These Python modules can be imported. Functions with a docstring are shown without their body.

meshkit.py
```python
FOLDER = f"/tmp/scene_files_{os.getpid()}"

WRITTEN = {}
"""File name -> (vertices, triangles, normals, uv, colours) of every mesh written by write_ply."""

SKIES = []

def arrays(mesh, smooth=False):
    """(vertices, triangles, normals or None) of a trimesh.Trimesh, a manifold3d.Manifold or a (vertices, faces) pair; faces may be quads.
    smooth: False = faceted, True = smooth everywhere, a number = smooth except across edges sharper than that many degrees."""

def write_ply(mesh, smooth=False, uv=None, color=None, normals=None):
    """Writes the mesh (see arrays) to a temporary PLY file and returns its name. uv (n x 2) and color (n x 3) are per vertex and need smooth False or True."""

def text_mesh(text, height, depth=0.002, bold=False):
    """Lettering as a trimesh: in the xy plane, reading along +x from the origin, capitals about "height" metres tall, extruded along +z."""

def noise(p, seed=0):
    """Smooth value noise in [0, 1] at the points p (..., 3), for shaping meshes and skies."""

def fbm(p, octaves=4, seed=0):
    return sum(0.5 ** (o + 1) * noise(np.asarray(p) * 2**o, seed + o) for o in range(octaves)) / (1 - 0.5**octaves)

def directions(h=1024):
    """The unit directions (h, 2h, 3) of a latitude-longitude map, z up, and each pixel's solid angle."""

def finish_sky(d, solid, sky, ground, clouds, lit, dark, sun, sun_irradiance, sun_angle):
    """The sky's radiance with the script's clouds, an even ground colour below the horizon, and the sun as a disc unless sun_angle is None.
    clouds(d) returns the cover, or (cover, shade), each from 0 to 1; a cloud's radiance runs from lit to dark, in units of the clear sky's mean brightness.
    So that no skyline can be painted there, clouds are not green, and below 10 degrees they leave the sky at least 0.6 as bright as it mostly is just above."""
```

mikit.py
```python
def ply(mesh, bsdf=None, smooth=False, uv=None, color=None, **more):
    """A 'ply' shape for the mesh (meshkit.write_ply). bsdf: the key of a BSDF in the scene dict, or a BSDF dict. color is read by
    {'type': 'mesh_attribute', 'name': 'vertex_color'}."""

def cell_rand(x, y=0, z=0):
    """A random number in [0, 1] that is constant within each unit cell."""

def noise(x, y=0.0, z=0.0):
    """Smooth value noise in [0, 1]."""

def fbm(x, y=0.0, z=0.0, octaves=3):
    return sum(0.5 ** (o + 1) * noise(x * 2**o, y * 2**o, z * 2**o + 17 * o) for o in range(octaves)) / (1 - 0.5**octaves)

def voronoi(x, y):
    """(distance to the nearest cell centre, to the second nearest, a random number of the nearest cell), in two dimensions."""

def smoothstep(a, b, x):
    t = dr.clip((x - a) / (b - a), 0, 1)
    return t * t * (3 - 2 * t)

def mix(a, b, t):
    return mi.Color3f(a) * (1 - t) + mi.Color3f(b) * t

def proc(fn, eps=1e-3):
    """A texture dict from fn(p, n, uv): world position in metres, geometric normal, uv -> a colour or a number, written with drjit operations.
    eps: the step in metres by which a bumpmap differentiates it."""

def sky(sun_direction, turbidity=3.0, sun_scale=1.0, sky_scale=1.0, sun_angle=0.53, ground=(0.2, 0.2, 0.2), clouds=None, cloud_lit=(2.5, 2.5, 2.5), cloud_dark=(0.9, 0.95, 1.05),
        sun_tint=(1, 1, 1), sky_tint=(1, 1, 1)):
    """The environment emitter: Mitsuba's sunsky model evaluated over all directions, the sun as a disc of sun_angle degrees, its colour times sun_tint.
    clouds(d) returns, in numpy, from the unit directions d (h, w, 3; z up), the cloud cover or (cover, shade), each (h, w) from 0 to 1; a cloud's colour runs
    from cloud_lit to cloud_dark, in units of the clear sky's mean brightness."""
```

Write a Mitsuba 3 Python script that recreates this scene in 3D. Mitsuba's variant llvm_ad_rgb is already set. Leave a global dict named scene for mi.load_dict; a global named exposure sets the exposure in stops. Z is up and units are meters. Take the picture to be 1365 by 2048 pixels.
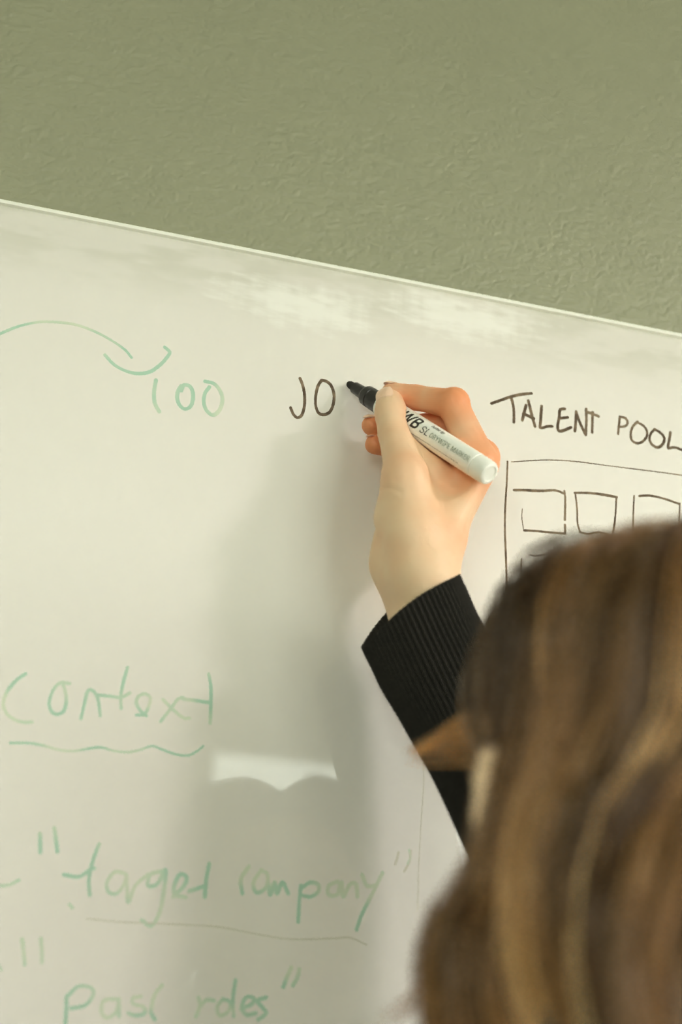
import math, random
import numpy as np, trimesh, manifold3d as m3
import mitsuba as mi, drjit as dr
import mikit, meshkit
from mikit import ply, proc, noise, fbm, smoothstep, mix
from shapely.geometry import LineString, Polygon
from shapely.ops import unary_union
T = mi.ScalarTransform4f
rng = np.random.default_rng(7)
V = lambda *a: np.array(a, float)
scene, labels = {}, {}

# ------------------------------------------------------------------ camera, exposure
YAW, PITCH, ROLL = math.radians(15), math.radians(20), math.radians(3.5)
EYE = V(0, -0.900, 1.47)
FWD = V(math.sin(YAW) * math.cos(PITCH), math.cos(YAW) * math.cos(PITCH), math.sin(PITCH))
_r0 = V(math.cos(YAW), -math.sin(YAW), 0)
_u0 = np.cross(_r0, FWD)
UP = math.cos(ROLL) * _u0 - math.sin(ROLL) * _r0
scene['camera'] = {'type': 'thinlens', 'to_world': T().look_at(origin=EYE.tolist(), target=(EYE + FWD).tolist(), up=UP.tolist()),
                   'fov': math.degrees(2 * math.atan(682.5 / 2844.0)), 'fov_axis': 'x', 'aperture_radius': 0.0067, 'focus_distance': 0.985,
                   'near_clip': 0.05, 'far_clip': 50.0}
exposure = 0.08
WINDOW_LIGHT = (4.7, 5.05, 4.55)
LAMP_LIGHT = (18.0, 16.5, 16.2)

# ceiling lamps: x, y, brightness; the first, to the upper right, throws the arm's shadow; the rest are added, unseen fill
KEY_AND_FILL = [(2.05, -1.6, 7.6), (1.95, -3.0, .8), (-1.2, -1.5, .95), (-1.2, -2.8, .9)]
LIP = 0.115  # frames hang low, added to shade the upper wall
FILL_LIGHT = (15.4, 16.9, 14.5)                   # cooler, greener colour of the added fill lamps

# ------------------------------------------------------------------ helpers
def twosided(b): return {'type': 'twosided', 'bsdf': b}
def rgb(*c): return {'type': 'rgb', 'value': list(map(float, c))}
def S(r, g, b):                                   # sRGB 0..255 -> linear
    return tuple(((c / 255) / 12.92 if c < 10 else ((c / 255 + 0.055) / 1.055) ** 2.4) for c in (r, g, b))
def mat(key, color, rough=0.5, spec=0.5, **k):
    scene[key] = twosided({'type': 'principled', 'base_color': color if isinstance(color, dict) else rgb(*color), 'roughness': rough, 'specular': spec, **k})
    return key
def put(key, mesh, bsdf, smooth=30, **k):
    scene[key] = ply(mesh, bsdf, smooth=smooth, **k)
    return key
def tag(key, label=None, cat=None, group=None, kind=None):
    d = {}
    if label: d['label'] = label
    if cat: d['category'] = cat
    if group: d['group'] = group
    if kind: d['kind'] = kind
    labels[key] = d
def box(x0, x1, y0, y1, z0, z1):
    b = trimesh.creation.box((x1 - x0, y1 - y0, z1 - z0)); b.apply_translation(((x0 + x1) / 2, (y0 + y1) / 2, (z0 + z1) / 2)); return b
def cat_(*m): return trimesh.util.concatenate(list(m))
def bevel_box(x0, x1, y0, y1, z0, z1, r):
    pts = [m3.Manifold.sphere(r, 12).translate((x, y, z)) for x in (x0 + r, x1 - r) for y in (y0 + r, y1 - r) for z in (z0 + r, z1 - r)]
    return m3.Manifold.batch_hull(pts)
def catmull(p, n=8):
    p = np.asarray(p, float)
    if len(p) < 3: return p
    q = np.vstack([2 * p[0] - p[1], p, 2 * p[-1] - p[-2]]); out = []
    for i in range(len(p) - 1):
        a, b, c, d = q[i:i + 4]
        for t in np.arange(n) / n:
            out.append(0.5 * (2 * b + (c - a) * t + (2 * a - 5 * b + 4 * c - d) * t * t + (3 * b - a - 3 * c + d) * t ** 3))
    return np.array(out + [p[-1]])
def frame(d, hint):
    d = d / np.linalg.norm(d); n = hint - d * (hint @ d); n /= np.linalg.norm(n)
    return d, n, np.cross(d, n)

STROKES = {
  'jo': [['dark',1.94,[[199.8,1894.5],[202.2,1889.3],[204.0,1882.0],[204.3,1873.7],[203.0,1867.2],[200.0,1864.6],[196.9,1866.8],[194.7,1871.2]]],['dark',1.95,[[215.4,1896.0],[212.9,1890.6],[211.9,1882.0],[212.6,1875.2],[215.0,1870.7],[219.3,1870.4],[223.1,1873.6],[225.0,1880.2],[224.9,1887.2],[222.5,1893.1],[219.0,1895.7],[215.4,1896.0]]]],
  'talent': [['dark',1.96,[[342.7,1901.3],[349.9,1905.2],[357.7,1909.4],[365.6,1912.7],[373.9,1915.1]]],['dark',1.96,[[358.1,1908.2],[359.7,1902.3],[360.3,1896.2],[360.3,1889.7]]],['dark',1.96,[[369.6,1904.7],[368.3,1898.9],[366.9,1892.5]]],['dark',1.96,[[371.3,1908.8],[373.1,1902.3],[375.0,1895.2],[376.9,1889.3]]],['dark',1.96,[[367.7,1897.8],[371.3,1896.7],[375.9,1895.3]]],['dark',1.97,[[381.9,1906.3],[381.5,1900.0],[381.2,1893.8],[380.8,1889.4],[383.0,1889.2],[386.7,1891.1],[390.4,1891.7]]],['dark',1.97,[[400.2,1907.4],[396.5,1905.9],[395.9,1900.1],[394.7,1892.5],[395.9,1889.0],[400.2,1890.4],[405.2,1893.5]]],['dark',1.98,[[395.9,1899.1],[399.0,1899.9],[402.7,1901.1]]],['dark',1.98,[[409.4,1906.9],[409.1,1898.8],[408.4,1891.2]]],['dark',1.98,[[409.4,1906.3],[412.6,1898.1],[417.0,1889.6]]],['dark',1.99,[[417.0,1889.6],[417.6,1900.3],[417.4,1910.3]]],['dark',1.99,[[417.4,1908.3],[422.6,1907.4],[427.4,1906.3]]],['dark',1.99,[[422.6,1908.7],[422.4,1901.1],[422.2,1892.4]]]],
  'pool': [['dark',1.85,[[444.7,1908.9],[444.0,1902.5],[443.1,1895.0]]],['dark',1.85,[[444.7,1909.1],[449.2,1908.7],[451.0,1905.6],[449.1,1902.3],[443.4,1900.5]]],['dark',1.86,[[459.1,1907.6],[455.4,1903.2],[453.5,1897.8],[454.0,1892.3],[457.8,1890.1],[462.3,1891.6],[466.2,1896.3],[466.9,1900.8],[464.4,1904.8],[459.3,1907.1]]],['dark',1.86,[[473.3,1904.2],[470.1,1900.1],[468.7,1895.5],[470.5,1891.4],[475.0,1889.6],[478.9,1892.2],[481.1,1897.0],[479.7,1900.5],[475.9,1903.0],[472.7,1903.7]]],['dark',1.87,[[486.2,1903.6],[485.0,1897.0],[484.0,1890.8],[488.5,1892.0],[492.3,1891.8],[498.1,1890.2]]]],
  'frame': [['dark',1.26,[[356.0,1858.4],[355.7,1841.0],[354.9,1823.2],[355.0,1805.7],[356.0,1788.5],[357.0,1769.3],[357.7,1749.2]]],['dark',0.73,[[359.2,1858.5],[374.8,1862.1],[389.3,1865.0],[408.9,1867.2],[429.9,1868.0],[455.0,1869.1],[480.3,1870.2],[495.0,1870.6],[505.9,1870.5]]]],
  'square1': [['dark',1.71,[[361.4,1837.2],[369.1,1838.4],[381.1,1839.8],[393.1,1842.1],[399.8,1840.8]]],['dark',1.5,[[400.2,1842.9],[400.9,1836.4],[400.7,1820.9]]],['dark',1.49,[[400.8,1817.1],[401.0,1810.4]]],['dark',1.49,[[369.6,1808.1],[379.0,1809.0],[389.8,1809.6],[400.8,1810.3]]],['dark',0.49,[[367.9,1824.0],[367.7,1817.0],[369.0,1809.0]]]],
  'square2': [['dark',1.74,[[408.3,1842.7],[418.7,1844.3],[429.8,1844.9],[441.6,1844.7]]],['dark',1.29,[[408.9,1841.3],[410.2,1830.7],[410.5,1820.1],[412.4,1813.9]]],['dark',1.3,[[441.2,1844.0],[440.6,1833.1],[439.2,1820.9],[437.9,1814.2]]],['dark',1.29,[[412.4,1813.3],[418.7,1812.8],[427.2,1815.3],[437.6,1814.2]]]],
  'square3': [['dark',1.09,[[455.5,1848.2],[454.7,1835.3],[454.2,1817.3],[454.1,1810.1]]],['dark',1.1,[[492.5,1848.0],[492.0,1838.7],[491.1,1819.3]]],['dark',1.61,[[459.7,1848.5],[468.5,1850.2],[479.8,1849.6],[491.8,1847.5]]]],
  'square4': [['dark',0.84,[[367.9,1786.8],[367.8,1778.8],[367.9,1761.8]]],['dark',0.84,[[374.3,1790.7],[377.5,1790.2],[382.8,1791.6],[389.9,1794.1],[399.4,1796.1]]]],
  'arrow': [['green',1.67,[[-13.5,1881.8],[-5.0,1888.5],[5.9,1896.1],[17.3,1901.5],[27.9,1903.9],[41.2,1904.9],[53.7,1902.9],[66.5,1898.5],[77.1,1893.0],[82.4,1887.9]]],['green',2.2,[[64.6,1886.5],[71.0,1880.9],[78.8,1877.6],[87.5,1877.0],[95.9,1879.9],[102.7,1887.0],[107.2,1894.7],[107.3,1897.5],[103.9,1899.9]]]],
  'hundred': [['green',2.35,[[100.5,1874.5],[100.1,1866.0],[101.3,1858.1],[105.0,1852.0]]],['green',2.37,[[118.2,1870.0],[119.7,1874.4],[124.1,1873.9],[126.6,1868.2],[126.0,1860.6],[122.6,1857.2],[118.7,1858.6],[116.1,1863.5],[116.1,1868.9],[117.9,1873.4]]],['green',2.38,[[133.7,1879.8],[140.1,1879.2],[145.0,1874.3],[146.9,1867.8],[145.6,1860.7],[141.6,1856.2],[136.9,1858.5],[134.3,1864.1],[134.5,1871.0],[137.2,1876.3]]]],
  'context': [['green',1.83,[[41.2,1664.4],[36.3,1659.8],[31.8,1652.4],[30.4,1644.8],[33.0,1638.9],[38.4,1635.6],[44.0,1634.6],[48.9,1635.3]]],['green',1.85,[[68.4,1661.6],[62.8,1661.3],[59.0,1656.2],[57.6,1648.0],[60.1,1642.6],[64.1,1641.9],[67.1,1644.5],[67.8,1650.3],[66.6,1655.9],[64.6,1660.3]]],['green',1.85,[[77.9,1640.6],[78.9,1649.3],[80.1,1658.1],[83.5,1658.5],[86.9,1653.7],[89.5,1643.7]]],['green',1.87,[[102.9,1676.1],[101.4,1667.1],[100.7,1657.7],[101.8,1649.7]]],['green',1.87,[[85.4,1656.4],[93.9,1656.6],[100.8,1656.7],[106.1,1660.1]]],['green',1.87,[[111.6,1646.8],[116.6,1647.9],[118.9,1654.0],[119.0,1658.7],[115.3,1660.6],[111.5,1658.4],[110.8,1654.2],[113.6,1649.9],[117.9,1646.9]]],['green',1.88,[[127.1,1658.4],[133.4,1653.3],[140.9,1648.4],[145.0,1648.6]]],['green',1.88,[[127.1,1644.5],[132.3,1652.6],[136.3,1659.5],[139.7,1661.1]]],['green',1.89,[[139.8,1660.2],[149.2,1660.1],[156.3,1659.9]]],['green',1.9,[[154.6,1678.3],[156.7,1670.2],[157.8,1658.5],[158.4,1646.9]]]],
  'wave': [['green',1.38,[[37.6,1621.2],[47.9,1622.3],[56.7,1621.9],[66.8,1620.2],[75.7,1620.4],[84.3,1622.7],[92.0,1624.4],[100.0,1623.2],[109.0,1623.3],[116.7,1625.6],[123.3,1628.6],[130.3,1627.0],[138.6,1625.1],[146.6,1625.3],[152.1,1628.8],[155.3,1632.0]]]],
  'target': [['green',2.08,[[62.1,1569.6],[63.0,1564.2],[63.7,1558.7]]],['green',2.09,[[70.0,1574.0],[72.0,1566.8],[73.6,1560.1]]],['green',2.09,[[97.7,1566.7],[95.1,1556.8],[94.0,1545.7],[95.6,1536.8]]],['green',2.08,[[79.1,1547.2],[87.9,1546.7],[93.9,1551.2],[96.5,1552.4]]],['green',2.09,[[115.6,1550.7],[108.9,1551.2],[104.9,1544.8],[106.5,1539.5],[111.2,1538.9],[114.9,1543.8],[116.1,1550.0]]],['green',2.1,[[116.0,1550.3],[117.3,1542.2],[118.9,1534.6],[122.0,1544.4],[128.9,1551.4]]],['green',2.1,[[136.7,1553.9],[130.4,1551.5],[129.5,1545.0],[135.1,1546.4],[139.1,1555.0],[139.4,1542.1],[137.9,1529.2],[133.9,1522.0],[127.9,1524.8]]],['green',2.11,[[145.4,1539.8],[151.5,1546.8],[152.3,1552.0],[148.3,1553.0],[145.6,1547.2],[146.2,1541.2],[153.1,1540.0]]],['green',2.12,[[154.7,1543.7],[164.9,1547.9]]],['green',2.13,[[165.7,1561.0],[164.6,1551.6],[164.6,1541.3]]]],
  'company': [['green',2.14,[[190.4,1561.2],[186.1,1553.3],[187.7,1545.0]]],['green',2.15,[[198.4,1560.0],[194.1,1552.1],[196.5,1546.3],[202.2,1549.9],[202.6,1557.5],[198.5,1559.6]]],['green',2.15,[[202.7,1556.6],[205.1,1545.8],[207.3,1553.2],[209.4,1546.8],[212.3,1553.6],[216.4,1547.3]]],['green',2.16,[[224.1,1552.7],[223.8,1541.3],[224.0,1531.0]]],['green',2.17,[[224.2,1550.8],[230.0,1555.0],[235.1,1554.1],[235.4,1549.8],[230.5,1546.5],[224.5,1547.0]]],['green',2.18,[[247.6,1557.0],[242.2,1554.1],[242.2,1548.8],[248.0,1549.3],[249.3,1556.2]]],['green',2.18,[[250.3,1556.7],[251.8,1548.2],[255.5,1555.6],[259.5,1556.5],[261.0,1549.0]]],['green',2.2,[[263.3,1562.6],[266.8,1556.1],[272.3,1556.6]]],['green',2.19,[[276.7,1564.7],[270.2,1550.6],[264.6,1538.8],[261.5,1529.1]]],['grey',1.27,[[286.6,1578.2],[286.1,1575.2],[284.8,1570.8]]],['grey',1.27,[[294.9,1579.9],[294.2,1573.0],[290.9,1566.8]]]],
  'dash': [['green',1.75,[[35.8,1538.1],[46.6,1538.3],[53.4,1542.0]]]],
  'dot1': [['green',1.77,[[84.3,1530.5],[86.3,1528.8]]]],
  'dot2': [['green',1.72,[[48.0,1494.3],[50.0,1491.4]]]],
  'rule': [['grey',0.79,[[95.3,1523.2],[114.9,1522.9],[128.0,1523.3],[152.7,1524.1],[175.8,1524.3],[215.4,1520.6],[245.2,1522.7],[257.3,1524.1],[268.7,1520.6]]]],
  'past': [['green',2.03,[[59.6,1509.1],[61.4,1502.2],[62.9,1495.3]]],['green',2.03,[[70.3,1510.2],[71.8,1502.9],[72.7,1496.9]]],['green',2.02,[[89.0,1479.7],[89.7,1471.1],[90.2,1460.0]]],['green',2.03,[[89.6,1479.7],[95.2,1485.3],[102.6,1484.9],[104.0,1480.6],[100.1,1475.2],[92.2,1473.0]]],['green',2.03,[[118.2,1479.7],[110.7,1478.4],[109.9,1472.3],[113.6,1469.1],[118.6,1472.8],[119.3,1479.8],[120.4,1470.3]]],['green',2.04,[[132.1,1482.0],[127.4,1480.8],[128.2,1477.7],[134.0,1476.3],[135.2,1472.9],[129.8,1471.4],[125.7,1472.4]]],['green',2.05,[[143.8,1489.2],[139.8,1482.8],[138.8,1474.0],[141.5,1469.8]]]],
  'roles': [['green',2.07,[[166.1,1483.5],[167.4,1479.2],[165.6,1472.6]]],['green',2.07,[[167.5,1478.3],[170.9,1482.4],[175.7,1482.3]]],['green',2.08,[[180.9,1483.5],[177.9,1478.9],[179.8,1474.3],[184.8,1476.7],[185.3,1482.0],[180.9,1483.5]]],['green',2.09,[[187.7,1494.7],[187.0,1483.9],[188.3,1474.2]]],['green',2.09,[[192.3,1478.5],[198.8,1481.9],[199.5,1485.2],[195.0,1485.3],[192.8,1479.8],[195.8,1475.6],[201.5,1476.8]]],['green',2.09,[[207.2,1486.0],[201.9,1483.9],[205.1,1480.5],[207.9,1477.1],[203.3,1473.3]]],['green',2.12,[[221.5,1504.1],[219.3,1498.5],[217.4,1492.6]]],['green',2.12,[[226.5,1503.5],[225.8,1498.9],[223.2,1493.9]]]],
  'line': [['grey',0.58,[[299.9,1648.4],[301.8,1625.7],[301.1,1600.0],[300.6,1571.6],[301.0,1544.0]]]],  # window frame reflection painted as a grey stroke
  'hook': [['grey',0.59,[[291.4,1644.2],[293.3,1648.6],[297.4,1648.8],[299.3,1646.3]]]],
  'tick': [['green',1.27,[[293.8,1580.4],[294.7,1575.8],[293.2,1571.6]]]]}
JOINTS = {
  'index_mcp': [0.3101,-0.0868,1.8252],
  'index_pip': [0.2914,-0.0829,1.866],
  'index_dip': [0.2722,-0.0617,1.8763],
  'index_tip': [0.2576,-0.053,1.881],
  'thumb_cmc': [0.2661,-0.0887,1.7678],
  'thumb_mcp': [0.2592,-0.0881,1.8062],
  'thumb_ip': [0.2555,-0.0692,1.8434],
  'thumb_tip': [0.2534,-0.0635,1.868],
  'middle_mcp': [0.3169,-0.0708,1.8363],
  'middle_pip': [0.2947,-0.0609,1.8609],
  'middle_dip': [0.2692,-0.0449,1.8599],
  'middle_tip': [0.2468,-0.0457,1.8575],
  'ring_mcp': [0.3186,-0.0533,1.8384],
  'ring_pip': [0.2936,-0.0447,1.8508],
  'ring_dip': [0.2722,-0.0377,1.8476],
  'ring_tip': [0.2509,-0.0413,1.8459],
  'little_mcp': [0.318,-0.0379,1.8358],
  'little_pip': [0.2955,-0.0364,1.842],
  'little_dip': [0.2765,-0.036,1.8371],
  'little_tip': [0.2656,-0.0414,1.8387],
  'index_base': [0.285,-0.0849,1.7678],
  'middle_base': [0.2844,-0.0769,1.7675],
  'ring_base': [0.2837,-0.0643,1.7695],
  'little_base': [0.2806,-0.0529,1.7708],
  'web_a': [0.2708,-0.0828,1.784],
  'web_b': [0.3036,-0.0726,1.8155],
  'web_c': [0.2768,-0.0676,1.8272],
  'web_d': [0.3102,-0.0666,1.8241],
  'thenar': [0.2568,-0.0782,1.7817],
  'web_e': [0.2675,-0.0679,1.8374],
  'web_f': [0.2848,-0.0809,1.8129],
  'hollow': [0.288,-0.0987,1.8095],
  'heel': [0.2648,-0.0605,1.7731],
  'wrist_radial': [0.2747,-0.0881,1.7425],
  'wrist_ulnar': [0.265,-0.06,1.7567],
  'fore_radial': [0.285,-0.0908,1.7073],
  'fore_ulnar': [0.2812,-0.0684,1.7091],
  'elbow': [0.3445,-0.1335,1.5299],
  'tip': [0.2341,-0.022,1.8974],
  'end': [0.3066,-0.1152,1.8065],
  'head': [0.2993,-0.3978,1.5617],
  'cuff_a': [0.2624,-0.0773,1.7257],
  'cuff_b': [0.2898,-0.0938,1.7266]}
SLEEVE = [[[0.2667,-0.0827,1.7222],[0.02645,-0.01508,0.0212],[0.00803,0.02995,0.01129]],
  [[0.2736,-0.0837,1.7082],[0.0282,-0.01466,0.01885],[0.00876,0.03268,0.01231]],
  [[0.2842,-0.0879,1.6855],[0.02848,-0.01401,0.01694],[0.00973,0.03631,0.01368]],
  [[0.2963,-0.0958,1.6572],[0.02731,-0.0125,0.01374],[0.01021,0.03812,0.01436]],
  [[0.3117,-0.106,1.6207],[0.02595,-0.01115,0.01115],[0.01046,0.03903,0.01471]],
  [[0.3285,-0.1194,1.5769],[0.02597,-0.01065,0.00979],[0.0107,0.03994,0.01505]],
  [[0.3445,-0.1335,1.5299],[0.02626,-0.01064,0.00956],[0.01119,0.04175,0.01573]]]
WISP = [[0.2199,-0.3599,1.5908],[0.214,-0.3471,1.5901],[0.2069,-0.3335,1.5883],[0.2019,-0.3205,1.5866],[0.1956,-0.3075,1.5859]]
FLYAWAY = [[0.1966,-0.36,1.5051],[0.1972,-0.3437,1.4907],[0.1926,-0.333,1.4802],[0.1875,-0.3238,1.474]]
WALLC = (143, 145, 121)
SKIN, SKIN_RED_GRAZING = (226, 196, 162), (222, 132, 80)
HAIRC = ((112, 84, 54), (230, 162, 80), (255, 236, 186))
J = {k: np.array(v) for k, v in JOINTS.items()}

# ------------------------------------------------------------------ the room
X0, X1, Y0, HC = -2.6, 3.0, -3.7, 2.7
GREEN = S(*WALLC)
def wall_col(p, n, uv):
    a = fbm(p.x * 9, p.z * 9, p.y * 9)
    return mix(tuple(c * 0.96 for c in GREEN), tuple(c * 1.04 for c in GREEN), a)
scene['wall_paint'] = twosided({'type': 'principled', 'base_color': proc(wall_col), 'roughness': 0.5, 'specular': 0.4})
def roller_wall():                                # painted plaster with the pebbly relief a roller leaves, as real relief
    gx = np.r_[np.linspace(X0, -.12, 30)[:-1], np.arange(-.12, .66, .0010), np.linspace(.66, X1, 30)]
    gz = np.r_[np.linspace(0, 1.97, 20)[:-1], np.arange(1.97, 2.40, .0010), np.linspace(2.40, HC, 8)]
    x, z = np.meshgrid(gx, gz, indexing='ij')
    q = np.stack([x, z * 0, z], -1)
    q2 = q + np.stack([(meshkit.noise(q * 170) - .5) * .004, x * 0, (meshkit.noise(q * 170, 2) - .5) * .004], -1)
    ridge = 1 - np.abs(2 * meshkit.noise(q2 * V(110, 1, 100), 3) - 1)
    h = .80 * meshkit.noise(q2 * 430, 5) + .40 * meshkit.noise(q2 * 235, 8) + .5 * ridge ** 9 * meshkit.noise(q2 * 60, 6)
    v = np.stack([x, -.00112 * h, z], -1).reshape(-1, 3)
    n, m = x.shape
    i, k = np.meshgrid(np.arange(n - 1), np.arange(m - 1), indexing='ij'); a = i * m + k
    f = np.stack([a, a + m, a + m + 1, a + 1], -1).reshape(-1, 4)
    skin = trimesh.Trimesh(v, np.vstack([f[:, [0, 1, 2]], f[:, [0, 2, 3]]]), process=False)
    return cat_(skin, box(X0, X1, 0, 0.12, 0, HC))
mat('ceiling_paint', S(214, 212, 204), 0.9, 0.1)
mat('pale_paint', S(214, 213, 203), 0.9, 0.2)
def carpet(p, n, uv): return mix(S(96, 92, 84), S(124, 120, 110), fbm(p.x * 60, p.y * 60))
mat('carpet', proc(carpet), 0.95, 0.05)
mat('white_frame', S(228, 228, 222), 0.45)
put('wall_back', roller_wall(), 'wall_paint', True)
put('wall_left', box(X0 - 0.12, X0, Y0 - 0.12, 0.12, 0, HC), 'wall_paint', False)
put('wall_right', box(X1, X1 + 0.12, Y0 - 0.12, 0.12, 0, HC), 'pale_paint', False)
put('floor', box(X0 - 0.12, X1 + 0.12, Y0 - 0.12, 0.12, -0.1, 0), 'carpet', False)
put('ceiling', box(X0 - 0.12, X1 + 0.12, Y0 - 0.12, 0.12, HC, HC + 0.1), 'ceiling_paint', False)
WINS = [(-2.2, -0.75), (0.80, 2.75)]
WZ0, WZ1 = 0.75, 2.36
spans = [X0] + [x for w in WINS for x in w] + [X1]
front = [box(X0, X1, Y0 - 0.12, Y0, 0, WZ0), box(X0, X1, Y0 - 0.12, Y0, WZ1, HC)] + [box(spans[i], spans[i + 1], Y0 - 0.12, Y0, WZ0, WZ1) for i in range(0, len(spans), 2)]
put('wall_front', cat_(*front), 'pale_paint', False)
for k, n in (('wall_back', 'olive green wall with a fine orange-peel roller texture above the whiteboard'), ('wall_left', None), ('wall_right', None), ('wall_front', None), ('floor', None), ('ceiling', None)):
    tag(k, n, kind='structure')
for i, (a, b) in enumerate(WINS):
    w = f'window_{i + 1}'
    n = 2 if i == 0 else 3
    bars = [box(a, b, Y0 - 0.1, Y0 - 0.02, WZ0, WZ0 + 0.06), box(a, b, Y0 - 0.1, Y0 - 0.02, WZ1 - 0.06, WZ1)]
    for j in range(n + 1):
        x = a + (b - a) * j / n; h = 0.05
        bars.append(box(max(a, x - h), min(b, x + h), Y0 - 0.1, Y0 - 0.02, WZ0, WZ1))
    bars.append(box(a, b, Y0 - 0.095, Y0 - 0.03, 1.86, 1.92))
    put(w + '__frame', cat_(*bars), 'white_frame', False)
    put(w + '__sill', bevel_box(a - 0.04, b + 0.04, Y0 - 0.1, Y0 + 0.14, WZ0 - 0.035, WZ0, 0.008), 'white_frame', 30)
    tag(w, kind='structure')
    for j in range(n):                            # bright daylit panes
        xa, xb = a + (b - a) * j / n + 0.05, a + (b - a) * (j + 1) / n - 0.05
        pane = trimesh.Trimesh([[xa, Y0 - 0.06, WZ0 + 0.06], [xb, Y0 - 0.06, WZ0 + 0.06], [xb, Y0 - 0.06, WZ1 - 0.06], [xa, Y0 - 0.06, WZ1 - 0.06]], [[0, 2, 1], [0, 3, 2]], process=False)
        key = w + '__pane' + (f'_{j:03d}' if j else '')
        put(key, pane, 'white_frame', False)
        scene[key]['emitter'] = {'type': 'area', 'radiance': rgb(*WINDOW_LIGHT)}
for i, (x, y, lum) in enumerate(KEY_AND_FILL):                  # square ceiling panels; all but the first are added, unseen fill
    sfx = f'_{i:03d}' if i else ''
    lip = HC - LIP                                # deep unseen frame, shaped to cut lamp light off the upper wall
    put('ceiling__added_cutoff_frame' + sfx, cat_(box(x - .31, x + .31, y - .31, y - .285, lip, HC), box(x - .31, x + .31, y + .285, y + .31, lip, HC), box(x - .31, x - .285, y - .285, y + .285, lip, HC), box(x + .285, x + .31, y - .285, y + .285, lip, HC)), 'white_frame', False)
    d = trimesh.Trimesh([[x - .28, y - .28, HC - .006], [x + .28, y - .28, HC - .006], [x + .28, y + .28, HC - .006], [x - .28, y + .28, HC - .006]], [[0, 2, 1], [0, 3, 2]], process=False)
    put('ceiling__key_and_fill_diffuser' + sfx, d, 'white_frame', False)
    scene['ceiling__key_and_fill_diffuser' + sfx]['emitter'] = {'type': 'area', 'radiance': rgb(*[c * lum for c in (LAMP_LIGHT if lum > 1 else FILL_LIGHT)])}

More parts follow.
